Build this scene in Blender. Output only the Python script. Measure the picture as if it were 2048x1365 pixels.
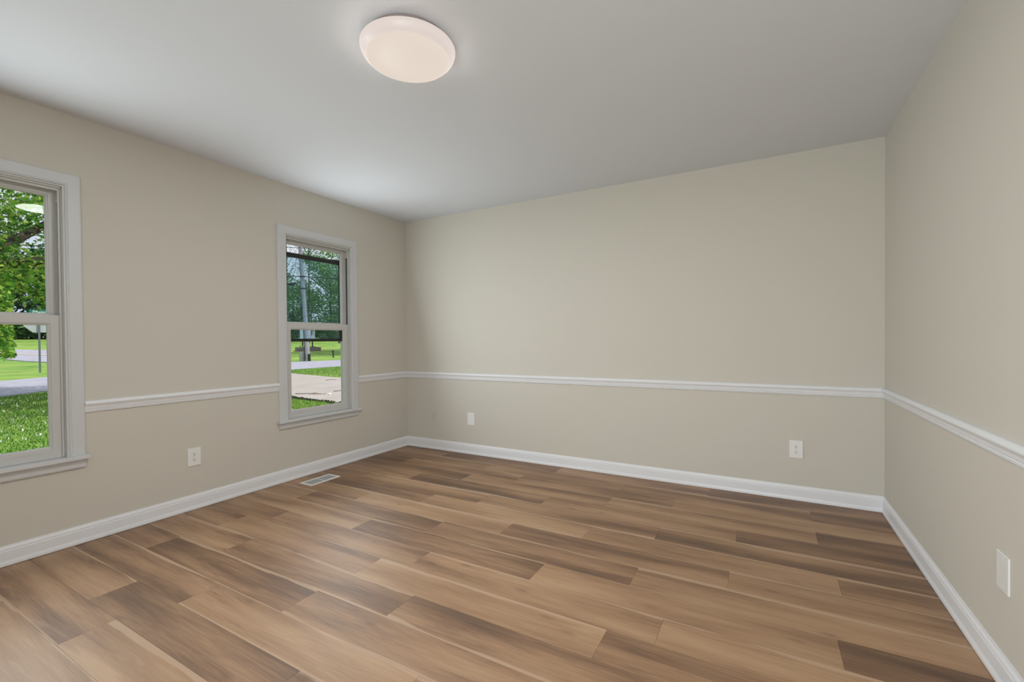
import bpy, bmesh, math, random
import numpy as np
from mathutils import Matrix, Vector

for o in list(bpy.data.objects):
    bpy.data.objects.remove(o)
S = bpy.context.scene
COL = S.collection
random.seed(7)
RNG = np.random.default_rng(11)
PI = math.pi

# ------------------------------------------------------------------ camera
R_ = Vector((0.8715914933706033, 0.49016303042262693, -0.008274798541871976))
U_ = Vector((0.0009402124681233397, 0.015207913034131552, 0.9998839109524972))
F_ = Vector((-0.49023197027990373, 0.8714980912130865, -0.012794230239852508))
CAM = Vector((3.4199, -3.7232, 1.1456))
cd = bpy.data.cameras.new('camera')
cam = bpy.data.objects.new('camera', cd)
COL.objects.link(cam)
cam.matrix_world = Matrix(((R_.x, U_.x, -F_.x, CAM.x), (R_.y, U_.y, -F_.y, CAM.y), (R_.z, U_.z, -F_.z, CAM.z), (0, 0, 0, 1)))
cd.sensor_width = 36
cd.lens = 15.774
cd.shift_y = 0.0048
cd.clip_start = 0.02
cd.clip_end = 500
S.camera = cam

# ------------------------------------------------------------------ world, sun, daylight, exposure
S.view_settings.view_transform = 'Standard'
S.view_settings.look = 'None'
S.view_settings.gamma = 1
S.view_settings.use_curve_mapping = False
S.view_settings.exposure = 0.0

w = bpy.data.worlds.new('sky')
S.world = w
w.use_nodes = True
wn = w.node_tree.nodes
wl = w.node_tree.links
wn.clear()
wo = wn.new('ShaderNodeOutputWorld')
wb = wn.new('ShaderNodeBackground')
wtc = wn.new('ShaderNodeTexCoord')
wno = wn.new('ShaderNodeTexNoise')
wno.inputs['Scale'].default_value = 3.0
wno.inputs['Detail'].default_value = 5
wr = wn.new('ShaderNodeValToRGB')
wr.color_ramp.elements[0].position = 0.35
wr.color_ramp.elements[0].color = (0.62, 0.72, 0.95, 1)
wr.color_ramp.elements[1].position = 0.6
wr.color_ramp.elements[1].color = (0.90, 0.90, 0.97, 1)
wl.new(wtc.outputs['Generated'], wno.inputs['Vector'])
wl.new(wno.outputs['Fac'], wr.inputs['Fac'])
wl.new(wr.outputs['Color'], wb.inputs['Color'])
wb.inputs['Strength'].default_value = 0.95
wl.new(wb.outputs['Background'], wo.inputs['Surface'])

def add_light(name, kind, energy, color, loc, direction, **kw):
    ld = bpy.data.lights.new(name, kind)
    ld.energy = energy
    ld.color = color
    for k, v in kw.items():
        setattr(ld, k, v)
    o = bpy.data.objects.new(name, ld)
    COL.objects.link(o)
    o.location = loc
    o.rotation_euler = Vector(direction).to_track_quat('-Z', 'Y').to_euler()
    return o

SUN_DIR = Vector((0.46, 0.28, 0.85)).normalized()
add_light('sun', 'SUN', 3.4, (1.0, 0.95, 0.86), (10, 5, 20), -SUN_DIR, angle=0.01)
# daylight arriving through the two windows in view; added fill light behind the camera
DAY = (0.88, 0.97, 1.0)
add_light('daylight_window_left', 'AREA', 16, DAY, (0.12, -3.088, 1.28), (1, 0.0, 0.06), shape='RECTANGLE', size=0.62, size_y=1.42)
add_light('daylight_window_right', 'AREA', 14, DAY, (0.20, -1.092, 1.28), (1, 0.0, 0.24), shape='RECTANGLE', size=0.62, size_y=1.42)
add_light('added_rear_fill', 'AREA', 48, (0.95, 0.99, 1.0), (3.35, -4.90, 1.2), (0.35, 1, 0.1), shape='RECTANGLE', size=0.7, size_y=1.7)

# ------------------------------------------------------------------ helpers
def tag(o, label=None, cat=None, group=None, kind=None):
    if label: o['label'] = label
    if cat: o['category'] = cat
    if group: o['group'] = group
    if kind: o['kind'] = kind
    return o

def empty(name, loc=(0, 0, 0), rz=0.0):
    o = bpy.data.objects.new(name, None)
    COL.objects.link(o)
    o.empty_display_size = 0.1
    o.location = loc
    o.rotation_euler = (0, 0, rz)
    return o

def link_mesh(name, me, mat, parent=None):
    o = bpy.data.objects.new(name, me)
    COL.objects.link(o)
    if mat is not None:
        for m in (mat if isinstance(mat, (list, tuple)) else [mat]):
            me.materials.append(m)
    if parent is not None:
        o.parent = parent
    return o

class MB:
    """collects shapes into one mesh; coordinates are local to the parent"""
    def __init__(s):
        s.bm = bmesh.new()
    def box(s, x0, x1, y0, y1, z0, z1, bev=0.0, mi=0):
        r = bmesh.ops.create_cube(s.bm, size=1)
        for v in r['verts']:
            v.co = Vector(((x0 + x1) / 2 + v.co.x * (x1 - x0), (y0 + y1) / 2 + v.co.y * (y1 - y0), (z0 + z1) / 2 + v.co.z * (z1 - z0)))
        fs = list({f for v in r['verts'] for f in v.link_faces})
        if bev > 0:
            es = list({e for f in fs for e in f.edges})
            q = bmesh.ops.bevel(s.bm, geom=es, offset=bev, segments=2, affect='EDGES', profile=0.6)
            fs = q['faces'] + [f for f in fs if f.is_valid]
        for f in set(fs):
            if f.is_valid: f.material_index = mi
        return s
    def sweep(s, rings, closed_profile=True, cap=True, mi=0):
        """rings: list of equally long point lists"""
        vs = [[s.bm.verts.new(p) for p in ring] for ring in rings]
        n = len(vs[0])
        for a, b in zip(vs[:-1], vs[1:]):
            for i in range(n if closed_profile else n - 1):
                j = (i + 1) % n
                f = s.bm.faces.new((a[i], a[j], b[j], b[i]))
                f.material_index = mi
        if cap:
            s.bm.faces.new(vs[0][::-1]).material_index = mi
            s.bm.faces.new(vs[-1]).material_index = mi
        return s
    def tube(s, pts, radii, n=12, mi=0):
        pts = [Vector(p) for p in pts]
        if not isinstance(radii, (list, tuple)): radii = [radii] * len(pts)
        rings = []
        up = Vector((0.123, 0.31, 0.94)).normalized()
        for i, p in enumerate(pts):
            t = (pts[min(i + 1, len(pts) - 1)] - pts[max(i - 1, 0)]).normalized()
            a = t.cross(up)
            if a.length < 0.05: a = t.cross(Vector((1, 0, 0)))
            a.normalize(); b = t.cross(a)
            rings.append([p + (a * math.cos(2 * PI * k / n) + b * math.sin(2 * PI * k / n)) * radii[i] for k in range(n)])
        return s.sweep(rings, True, True, mi)
    def lathe(s, prof, c=(0, 0, 0), n=64, cap=False, mi=0):
        """prof: (radius, z) list"""
        rings = [[Vector((c[0] + r * math.cos(2 * PI * k / n), c[1] + r * math.sin(2 * PI * k / n), c[2] + z)) for k in range(n)] for r, z in prof]
        return s.sweep(rings, True, cap, mi)
    def poly(s, pts, mi=0):
        f = s.bm.faces.new([s.bm.verts.new(p) for p in pts]); f.material_index = mi
        return s
    def prism(s, pts, d, mi=0):
        d = Vector(d)
        a = [Vector(p) for p in pts]
        return s.sweep([a, [p + d for p in a]], True, True, mi)
    def build(s, name, mat, parent=None, smooth=False):
        bmesh.ops.recalc_face_normals(s.bm, faces=s.bm.faces)
        me = bpy.data.meshes.new(name)
        s.bm.to_mesh(me); s.bm.free()
        if smooth:
            for p in me.polygons: p.use_smooth = True
            me.set_sharp_from_angle(angle=0.6)
        return link_mesh(name, me, mat, parent)

def np_mesh(name, verts, k, mat, parent=None):
    """verts (N*k,3); N separate k-gons"""
    nf = len(verts) // k
    me = bpy.data.meshes.new(name)
    me.vertices.add(len(verts)); me.vertices.foreach_set('co', np.ascontiguousarray(verts, dtype=np.float32).ravel())
    me.loops.add(nf * k); me.loops.foreach_set('vertex_index', np.arange(nf * k, dtype=np.int32))
    me.polygons.add(nf); me.polygons.foreach_set('loop_start', np.arange(0, nf * k, k, dtype=np.int32))
    me.update(calc_edges=True); me.validate()
    return link_mesh(name, me, mat, parent)

# ------------------------------------------------------------------ materials
def new_mat(name):
    m = bpy.data.materials.new(name)
    m.use_nodes = True
    nt = m.node_tree
    return m, nt, nt.nodes['Principled BSDF']

def lin(r, g, b):
    f = lambda c: c / 12.92 if c <= 0.04045 else ((c + 0.055) / 1.055) ** 2.4
    return (f(r / 255), f(g / 255), f(b / 255), 1)

def plain(name, col, rough=0.5, metal=0.0, spec=0.5, noise=0.0, nscale=20.0, bump=0.0, bscale=200.0):
    m, nt, b = new_mat(name)
    b.inputs['Roughness'].default_value = rough
    b.inputs['Metallic'].default_value = metal
    b.inputs['Specular IOR Level'].default_value = spec
    b.inputs['Base Color'].default_value = col
    tc = nt.nodes.new('ShaderNodeTexCoord')
    if noise > 0:
        n = nt.nodes.new('ShaderNodeTexNoise'); n.inputs['Scale'].default_value = nscale; n.inputs['Detail'].default_value = 4
        nt.links.new(tc.outputs['Object'], n.inputs['Vector'])
        r = nt.nodes.new('ShaderNodeValToRGB')
        r.color_ramp.elements[0].color = tuple(c * (1 - noise) for c in col[:3]) + (1,)
        r.color_ramp.elements[1].color = tuple(min(1, c * (1 + noise)) for c in col[:3]) + (1,)
        r.color_ramp.elements[0].position = 0.3; r.color_ramp.elements[1].position = 0.7
        nt.links.new(n.outputs['Fac'], r.inputs['Fac'])
        nt.links.new(r.outputs['Color'], b.inputs['Base Color'])
    if bump > 0:
        n = nt.nodes.new('ShaderNodeTexNoise'); n.inputs['Scale'].default_value = bscale; n.inputs['Detail'].default_value = 3
        nt.links.new(tc.outputs['Object'], n.inputs['Vector'])
        bp = nt.nodes.new('ShaderNodeBump'); bp.inputs['Strength'].default_value = bump; bp.inputs['Distance'].default_value = 0.002
        nt.links.new(n.outputs['Fac'], bp.inputs['Height'])
        nt.links.new(bp.outputs['Normal'], b.inputs['Normal'])
    return m

M_WALL = plain('cream_wall_paint', lin(206, 201, 191), 0.7, spec=0.25, bump=0.06, bscale=160)
M_CEIL = plain('white_ceiling_paint', lin(214, 216, 221), 0.85, spec=0.15, bump=0.08, bscale=120)
M_TRIM = plain('white_trim_paint', lin(229, 230, 233), 0.38, spec=0.5)
M_CASE_SHADED = plain('white_casing_paint_shaded', lin(206, 207, 208), 0.4, spec=0.5)  # trim white greyed: backlit shade of the casings is put into the colour
M_VINYL_SHADED = plain('white_vinyl_shaded', lin(200, 199, 197), 0.35, spec=0.5)  # sash white darkened as well, with its backlit shade in the colour
M_PLATE = plain('white_plastic', lin(232, 232, 230), 0.3, spec=0.5)
M_CREAMPL = plain('cream_painted_plastic', lin(206, 201, 191), 0.55, spec=0.3)
M_DARK = plain('dark_slot', lin(22, 20, 19), 0.6)
M_TRACK = plain('grey_balance_track', lin(92, 92, 92), 0.6)
M_BRONZE = plain('dark_bronze_metal', lin(30, 30, 32), 0.5, 0.2)
M_VENT = plain('white_enamel_metal', lin(228, 226, 220), 0.35)
M_LOUVER = plain('pale_grey_louver', lin(172, 174, 177), 0.4)
M_VENTIN = plain('grey_vent_slot', lin(60, 62, 66), 0.6)
M_METAL = plain('brushed_metal', lin(190, 190, 188), 0.35, 0.8)

def floor_mat():
    m, nt, b = new_mat('walnut_vinyl_plank')
    N, Lk = nt.nodes, nt.links
    uv = N.new('ShaderNodeUVMap'); uv.uv_map = 'plank'      # u metres along, v 0..1 across
    rn = N.new('ShaderNodeUVMap'); rn.uv_map = 'seed'       # x tone, y seed
    su = N.new('ShaderNodeSeparateXYZ'); Lk.new(uv.outputs[0], su.inputs[0])
    sr = N.new('ShaderNodeSeparateXYZ'); Lk.new(rn.outputs[0], sr.inputs[0])
    st = N.new('ShaderNodeUVMap'); st.uv_map = 'strip'      # x width of pale strip at far edge, y at near edge
    ss = N.new('ShaderNodeSeparateXYZ'); Lk.new(st.outputs[0], ss.inputs[0])
    def math_(op, a, b_=None, clamp=False):
        n = N.new('ShaderNodeMath'); n.operation = op; n.use_clamp = clamp
        for i, v in enumerate((a, b_)):
            if v is None: continue
            if isinstance(v, (int, float)): n.inputs[i].default_value = v
            else: Lk.new(v, n.inputs[i])
        return n.outputs[0]
    def noise(us, vs, det=4, dist=0.0, k=37.0):
        c = N.new('ShaderNodeCombineXYZ')
        Lk.new(math_('ADD', math_('MULTIPLY', su.outputs[0], us), math_('MULTIPLY', sr.outputs[1], k)), c.inputs[0])
        Lk.new(math_('MULTIPLY', su.outputs[1], vs), c.inputs[1])
        Lk.new(math_('MULTIPLY', sr.outputs[1], 91.0), c.inputs[2])
        n = N.new('ShaderNodeTexNoise'); n.inputs['Scale'].default_value = 1.0; n.inputs['Detail'].default_value = det
        n.inputs['Distortion'].default_value = dist
        Lk.new(c.outputs[0], n.inputs['Vector'])
        return n.outputs['Fac']
    broad = noise(1.1, 1.7, 2)
    grain = noise(2.4, 7.0, 6, 2.6)
    fine = noise(7.0, 55.0, 3)
    # heart wood is darker towards one side of the board
    f = math_('ADD', math_('MULTIPLY', math_('SUBTRACT', broad, 0.5), 1.4), math_('MULTIPLY', math_('SUBTRACT', grain, 0.5), 0.6))
    f = math_('ADD', f, math_('MULTIPLY', math_('SUBTRACT', fine, 0.5), 0.22))
    f = math_('ADD', f, math_('ADD', math_('MULTIPLY', sr.outputs[0], 0.9), 0.11), True)
    ramp = N.new('ShaderNodeValToRGB')
    e = ramp.color_ramp.elements
    e[0].position = 0.0; e[0].color = lin(85, 60, 42)
    e[1].position = 1.0; e[1].color = lin(176, 142, 109)
    a = e.new(0.3); a.color = lin(117, 86, 61)
    a = e.new(0.6); a.color = lin(152, 117, 86)
    Lk.new(f, ramp.inputs['Fac'])
    # pale sapwood strips along the edges, wandering in width
    wig = noise(1.6, 0.0, 2, 0, 17.0)
    wig = math_('MULTIPLY', math_('SUBTRACT', wig, 0.25), 2.4)
    top = math_('MULTIPLY', ss.outputs[0], wig)
    bot = math_('MULTIPLY', ss.outputs[1], wig)
    jag = math_('MULTIPLY', math_('SUBTRACT', grain, 0.5), 0.06)
    d1 = math_('SUBTRACT', math_('ADD', math_('SUBTRACT', su.outputs[1], 1.0), jag), math_('MULTIPLY', top, -1.0))
    d2 = math_('SUBTRACT', bot, math_('ADD', su.outputs[1], jag))
    s1 = math_('MULTIPLY', d1, 45.0, True)
    s2 = math_('MULTIPLY', d2, 45.0, True)
    sap = math_('MULTIPLY', math_('MAXIMUM', s1, s2), 0.75)
    mx = N.new('ShaderNodeMix'); mx.data_type = 'RGBA'
    Lk.new(sap, mx.inputs['Factor']); Lk.new(ramp.outputs['Color'], mx.inputs['A']); mx.inputs['B'].default_value = lin(180, 151, 124)
    # small dark knots
    vo = N.new('ShaderNodeTexVoronoi'); vo.inputs['Scale'].default_value = 1.0
    c = N.new('ShaderNodeCombineXYZ')
    Lk.new(math_('ADD', math_('MULTIPLY', su.outputs[0], 3.0), math_('MULTIPLY', sr.outputs[1], 53.0)), c.inputs[0])
    Lk.new(math_('MULTIPLY', su.outputs[1], 1.6), c.inputs[1]); Lk.new(math_('MULTIPLY', sr.outputs[1], 71.0), c.inputs[2])
    Lk.new(c.outputs[0], vo.inputs['Vector'])
    kn = math_('SUBTRACT', 1.0, math_('MULTIPLY', vo.outputs['Distance'], 6.5), True)
    mk = N.new('ShaderNodeMix'); mk.data_type = 'RGBA'
    Lk.new(math_('MULTIPLY', kn, 0.55), mk.inputs['Factor']); Lk.new(mx.outputs['Result'], mk.inputs['A']); mk.inputs['B'].default_value = lin(84, 54, 36)
    # dark seams
    ue = N.new('ShaderNodeUVMap'); ue.uv_map = 'edge'       # metres to the nearest short edge, metres to nearest long edge
    Lk.new(mk.outputs['Result'], b.inputs['Base Color'])
    b.inputs['Specular IOR Level'].default_value = 0.8
    rr = math_('ADD', math_('MULTIPLY', fine, 0.12), 0.44)
    Lk.new(rr, b.inputs['Roughness'])
    bp = N.new('ShaderNodeBump'); bp.inputs['Strength'].default_value = 0.12; bp.inputs['Distance'].default_value = 0.002
    Lk.new(fine, bp.inputs['Height']); Lk.new(bp.outputs['Normal'], b.inputs['Normal'])
    N.remove(ue)
    return m
M_FLOOR = floor_mat()

def glass_mat(name, tint, refl):
    m, nt, b = new_mat(name)
    N, Lk = nt.nodes, nt.links
    N.remove(b)
    out = N['Material Output']
    t = N.new('ShaderNodeBsdfTransparent'); t.inputs['Color'].default_value = tint
    g = N.new('ShaderNodeBsdfGlossy'); g.inputs['Roughness'].default_value = 0.0
    mix = N.new('ShaderNodeMixShader')
    fr = N.new('ShaderNodeFresnel'); fr.inputs['IOR'].default_value = 1.45
    ml = N.new('ShaderNodeMath'); ml.operation = 'MULTIPLY'; ml.inputs[1].default_value = refl
    Lk.new(fr.outputs[0], ml.inputs[0]); Lk.new(ml.outputs[0], mix.inputs['Fac'])
    Lk.new(t.outputs[0], mix.inputs[1]); Lk.new(g.outputs[0], mix.inputs[2]); Lk.new(mix.outputs[0], out.inputs['Surface'])
    return m
M_GLASS = glass_mat('clear_window_glass', (0.97, 0.985, 0.98, 1), 0.2)

def screen_mat():
    m, nt, b = new_mat('hazy_blue_storm_glass')
    N, Lk = nt.nodes, nt.links
    N.remove(b)
    out = N['Material Output']
    t = N.new('ShaderNodeBsdfTransparent'); t.inputs['Color'].default_value = (0.76, 0.87, 0.93, 1)
    d = N.new('ShaderNodeBsdfDiffuse'); d.inputs['Color'].default_value = lin(150, 176, 190)
    tr = N.new('ShaderNodeBsdfTranslucent'); tr.inputs['Color'].default_value = lin(150, 176, 190)
    ad = N.new('ShaderNodeMixShader'); ad.inputs['Fac'].default_value = 0.5
    Lk.new(d.outputs[0], ad.inputs[1]); Lk.new(tr.outputs[0], ad.inputs[2])
    mix = N.new('ShaderNodeMixShader')
    # haze varies in distorted noise patches
    tc = N.new('ShaderNodeTexCoord')
    mp = N.new('ShaderNodeMapping'); mp.inputs['Location'].default_value = (0, 1.02, -1.42); mp.inputs['Scale'].default_value = (1, 2.2, 1.0)
    wv = N.new('ShaderNodeTexNoise'); wv.inputs['Scale'].default_value = 5; wv.inputs['Distortion'].default_value = 2.5; wv.inputs['Detail'].default_value = 3
    Lk.new(tc.outputs['Object'], mp.inputs['Vector']); Lk.new(mp.outputs[0], wv.inputs['Vector'])
    rp = N.new('ShaderNodeMapRange'); rp.inputs['From Min'].default_value = 0.42; rp.inputs['From Max'].default_value = 0.72
    rp.inputs['To Min'].default_value = 0.04; rp.inputs['To Max'].default_value = 0.16
    Lk.new(wv.outputs['Fac'], rp.inputs['Value']); Lk.new(rp.outputs[0], mix.inputs['Fac'])
    Lk.new(t.outputs[0], mix.inputs[1]); Lk.new(ad.outputs[0], mix.inputs[2]); Lk.new(mix.outputs[0], out.inputs['Surface'])
    return m
M_SCREEN = screen_mat()

def leaf_mat(name, c0, c1, c2, trans=0.35):
    m, nt, b = new_mat(name)
    N, Lk = nt.nodes, nt.links
    out = N['Material Output']
    geo = N.new('ShaderNodeNewGeometry')
    r = N.new('ShaderNodeValToRGB')
    r.color_ramp.elements[0].color = c0; r.color_ramp.elements[1].color = c2
    e = r.color_ramp.elements.new(0.55); e.color = c1
    Lk.new(geo.outputs['Random Per Island'], r.inputs['Fac'])
    Lk.new(r.outputs['Color'], b.inputs['Base Color'])
    b.inputs['Roughness'].default_value = 0.5; b.inputs['Specular IOR Level'].default_value = 0.3
    t = N.new('ShaderNodeBsdfTranslucent'); Lk.new(r.outputs['Color'], t.inputs['Color'])
    mix = N.new('ShaderNodeMixShader'); mix.inputs['Fac'].default_value = trans
    Lk.new(b.outputs[0], mix.inputs[1]); Lk.new(t.outputs[0], mix.inputs[2]); Lk.new(mix.outputs[0], out.inputs['Surface'])
    return m
M_LEAF = leaf_mat('maple_leaf_green', lin(42, 88, 38), lin(112, 168, 62), lin(206, 220, 108), 0.45)
M_LEAFD = leaf_mat('dark_tree_green', lin(46, 84, 54), lin(74, 118, 70), lin(116, 154, 92))
M_LEAFM = leaf_mat('mid_tree_green', lin(64, 112, 58), lin(104, 154, 82), lin(160, 192, 112))
M_GRASSB = leaf_mat('grass_blade_green', lin(62, 112, 40), lin(104, 150, 56), lin(176, 192, 96), 0.3)
M_BARK = plain('grey_brown_bark', lin(74, 64, 56), 0.9, noise=0.35, nscale=9, bump=0.8, bscale=14)
M_POLE = plain('weathered_grey_pole', lin(158, 156, 162), 0.85, noise=0.12, nscale=6)
M_STUB = plain('pale_grey_concrete_post', lin(166, 168, 160), 0.85, noise=0.2, nscale=7)
M_BLACK = plain('black_plastic', lin(24, 26, 28), 0.5)
M_CABLE = plain('dark_cable', lin(30, 30, 34), 0.6)
M_GALV = plain('grey_galvanised_steel', lin(112, 116, 128), 0.5, 0.2)
M_SIGNB = plain('bare_aluminium_sign_back', lin(188, 192, 196), 0.55, 0.1)
M_SIGNG = plain('green_street_sign', lin(18, 122, 110), 0.45)
M_WHITEP = plain('white_lettering', lin(238, 240, 238), 0.5)
M_BOARD = plain('white_sign_board', lin(226, 226, 236), 0.5)
M_RED = plain('red_flame_paint', lin(168, 40, 44), 0.5)
M_TWIG = plain('dry_brown_twig', lin(96, 72, 62), 0.9)
M_PEBBLE = plain('white_stone', lin(235, 235, 230), 0.7)

def ground_mat(name, c0, c1, s1, c2=None, s2=0.3, rough=0.9):
    m, nt, b = new_mat(name)
    N, Lk = nt.nodes, nt.links
    g = N.new('ShaderNodeNewGeometry')
    n = N.new('ShaderNodeTexNoise'); n.inputs['Scale'].default_value = s1; n.inputs['Detail'].default_value = 6
    Lk.new(g.outputs['Position'], n.inputs['Vector'])
    r = N.new('ShaderNodeValToRGB'); r.color_ramp.elements[0].position = 0.35; r.color_ramp.elements[1].position = 0.65
    r.color_ramp.elements[0].color = c0; r.color_ramp.elements[1].color = c1
    Lk.new(n.outputs['Fac'], r.inputs['Fac'])
    col = r.outputs['Color']
    if c2:
        n2 = N.new('ShaderNodeTexNoise'); n2.inputs['Scale'].default_value = s2; n2.inputs['Detail'].default_value = 3
        Lk.new(g.outputs['Position'], n2.inputs['Vector'])
        mr = N.new('ShaderNodeMapRange'); mr.inputs['From Min'].default_value = 0.45; mr.inputs['From Max'].default_value = 0.7; mr.inputs['To Max'].default_value = 0.6
        Lk.new(n2.outputs['Fac'], mr.inputs['Value'])
        mx = N.new('ShaderNodeMix'); mx.data_type = 'RGBA'
        Lk.new(mr.outputs[0], mx.inputs['Factor']); Lk.new(col, mx.inputs['A']); mx.inputs['B'].default_value = c2
        col = mx.outputs['Result']
    Lk.new(col, b.inputs['Base Color'])
    b.inputs['Roughness'].default_value = rough; b.inputs['Specular IOR Level'].default_value = 0.2
    return m
M_LAWN = ground_mat('mown_lawn', lin(98, 140, 58), lin(138, 168, 80), 1.2, lin(166, 184, 92), 0.25)
M_STREET = ground_mat('grey_asphalt', lin(160, 158, 172), lin(176, 174, 186), 3.0)
M_DRIVE = ground_mat('pale_concrete_drive', lin(172, 162, 157), lin(184, 174, 169), 1.6, lin(180, 172, 162), 0.5)
M_SOIL = plain('dark_soil', lin(40, 34, 26), 1.0)
M_YELLOW = plain('worn_yellow_line', lin(196, 180, 160), 0.9)

def brick_mat():
    m, nt, b = new_mat('grey_brown_brick')
    N, Lk = nt.nodes, nt.links
    tc = N.new('ShaderNodeTexCoord')
    mp = N.new('ShaderNodeMapping'); mp.inputs['Rotation'].default_value = (PI / 2, 0, 0)
    br = N.new('ShaderNodeTexBrick'); br.inputs['Scale'].default_value = 5.0
    br.inputs['Color1'].default_value = lin(104, 90, 96); br.inputs['Color2'].default_value = lin(84, 72, 80); br.inputs['Mortar'].default_value = lin(130, 124, 124)
    Lk.new(tc.outputs['Object'], mp.inputs['Vector']); Lk.new(mp.outputs[0], br.inputs['Vector']); Lk.new(br.outputs['Color'], b.inputs['Base Color'])
    b.inputs['Roughness'].default_value = 0.9
    return m
M_BRICK = brick_mat()

def emit_mat(name, col, strength):
    m, nt, b = new_mat(name)
    b.inputs['Base Color'].default_value = (0.04, 0.04, 0.04, 1)
    b.inputs['Roughness'].default_value = 0.4
    b.inputs['Emission Color'].default_value = col
    b.inputs['Emission Strength'].default_value = strength
    return m

# ------------------------------------------------------------------ room shell
W, H, YF = 4.101, 2.44, -4.75
OPEN = [(-3.418, -2.758), (-1.42, -0.765)]         # window openings along y on the left wall
Z0, Z1 = 0.487, 2.025
WT = 0.138

def wall_with_holes():
    b = MB()
    ys = [YF - 0.12, OPEN[0][0], OPEN[0][1], OPEN[1][0], OPEN[1][1], 0.12]
    for i in range(5):
        if i in (1, 3):
            b.box(-WT, 0, ys[i], ys[i + 1], -0.15, Z0)
            b.box(-WT, 0, ys[i], ys[i + 1], Z1, H + 0.1)
        else:
            b.box(-WT, 0, ys[i], ys[i + 1], -0.15, H + 0.1)
    bmesh.ops.remove_doubles(b.bm, verts=b.bm.verts, dist=1e-5)
    return b
tag(wall_with_holes().build('wall_left', M_WALL), 'cream painted wall with the two windows', 'wall', kind='structure')
tag(MB().box(0, W, 0, 0.12, -0.15, H + 0.1).build('wall_back', M_WALL), 'long plain cream wall between the two corners', 'wall', kind='structure')
tag(MB().box(W, W + 0.12, YF - 0.12, 0.12, -0.15, H + 0.1).build('wall_right', M_WALL), 'cream wall at the right edge without windows', 'wall', kind='structure')
b = MB()
OX0, OX1, OZ1 = 2.9, 3.8, 2.1  # unseen opening, added so the rear fill light can enter
b.box(0, OX0, YF - 0.12, YF, -0.15, H + 0.1); b.box(OX1, W, YF - 0.12, YF, -0.15, H + 0.1)
b.box(OX0, OX1, YF - 0.12, YF, OZ1, H + 0.1); b.box(OX0, OX1, YF - 0.12, YF, -0.15, 0.03)
tag(b.build('wall_front', M_WALL), 'cream wall behind the viewpoint with an opening added for fill light', 'wall', kind='structure')
tag(MB().box(0, W, YF, 0, H, H + 0.1).build('ceiling', M_CEIL), 'plain white flat ceiling', 'ceiling', kind='structure')

# floor planks: rows run along x; joint offsets and tones read per row
PITCH = 0.1815
ROWS = {  # row: (joint offset, {plank index: tone})
    0: (0.62, {}), 1: (0.02, {2: .38, 1: .45, 0: .35, 3: .28}), 2: (0.427, {0: .5, 1: .4, 2: .66, -1: .3}), 3: (0.02, {0: .25, 1: .55, 2: .62, 3: .28}),
    4: (0.838, {-1: .6, 0: .25, 1: .55, 2: .33}), 5: (0.43, {-1: .4, 0: .62, 1: .38, 2: .3}), 6: (0.06, {0: .34, 1: .66, 2: .58, 3: .5}),
    7: (0.83, {-1: .55, 0: .66, 1: .3, 2: .58}), 8: (0.43, {-1: .6, 0: .26, 1: .4, 2: .62}), 9: (0.0, {0: .66, 1: .27, 2: .66, 3: .32}),
    10: (0.62, {-1: .5, 0: .6, 1: .6, 2: .64}), 11: (0.438, {-1: .45, 0: .52, 1: .68, 2: .4}), 12: (0.825, {-1: .48, 0: .3, 1: .36, 2: .5}),
    13: (0.41, {-1: .5, 0: .25, 1: .56, 2: .45}), 14: (1.171, {-1: .42, 0: .68, 1: .5}), 15: (0.79, {-1: .5, 0: .3, 1: .34, 2: .45}),
    16: (1.075, {-1: .55, 0: .62, 1: .45}), 17: (0.45, {-1: .5, 0: .6, 1: .35}), 18: (0.1, {}),
}
def make_floor():
    bm = bmesh.new()
    l_p = bm.loops.layers.uv.new('plank'); l_s = bm.loops.layers.uv.new('seed'); l_t = bm.loops.layers.uv.new('strip')
    rnd = random.Random(3)
    row = 0
    y1 = 0.0185
    g = 0.0005
    def quad(x0, x1, y0, y1_, full, tone, seed, sp, z=0.0):
        vs = [bm.verts.new(p) for p in ((x0 + g, y0 + g, z), (x1 - g, y0 + g, z), (x1 - g, y1_ - g, z), (x0 + g, y1_ - g, z))]
        lo = [bm.verts.new((v.co.x + dx * g, v.co.y + dy * g, -0.0012)) for v, (dx, dy) in zip(vs, ((-1, -1), (1, -1), (1, 1), (-1, 1)))]
        fs = [bm.faces.new(vs)]
        for i in range(4):
            fs.append(bm.faces.new((lo[i], lo[(i + 1) % 4], vs[(i + 1) % 4], vs[i])))
        for f in fs:
            for l in f.loops:
                l[l_p].uv = (l.vert.co.x, (l.vert.co.y - full[0]) / (full[1] - full[0]))
                l[l_s].uv = (tone, seed)
                l[l_t].uv = sp
    yb = -0.2
    while True:
        ytop = yb + PITCH if row > 0 else 0.0
        ybot = yb
        if ytop < YF: break
        off, tones = ROWS.get(row, (rnd.random() * 1.22, {}))
        k = -2
        while off + k * 1.22 < W:
            x0 = off + k * 1.22; x1 = x0 + 1.22
            if x1 > 0:
                tone = tones.get(k, rnd.uniform(0.3, 0.66))
                seed = rnd.random()
                r = rnd.random()
                sp = (0.0, 0.0)
                if r < 0.5: sp = (rnd.uniform(0.08, 0.2), 0)
                elif r < 0.72: sp = (0, rnd.uniform(0.07, 0.17))
                elif r < 0.84: sp = (rnd.uniform(0.05, 0.1), rnd.uniform(0.05, 0.1))
                quad(max(x0, 0), min(x1, W), max(ybot, YF), ytop, (yb, yb + PITCH), tone, seed, sp)
            k += 1
        row += 1
        yb -= PITCH
    me = bpy.data.meshes.new('floor')
    bm.to_mesh(me); bm.free()
    o = link_mesh('floor', me, M_FLOOR)
    # slab under the planks
    return o
tag(make_floor(), 'brown wood plank floor with pale sapwood streaks', 'floor', kind='structure')
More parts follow.
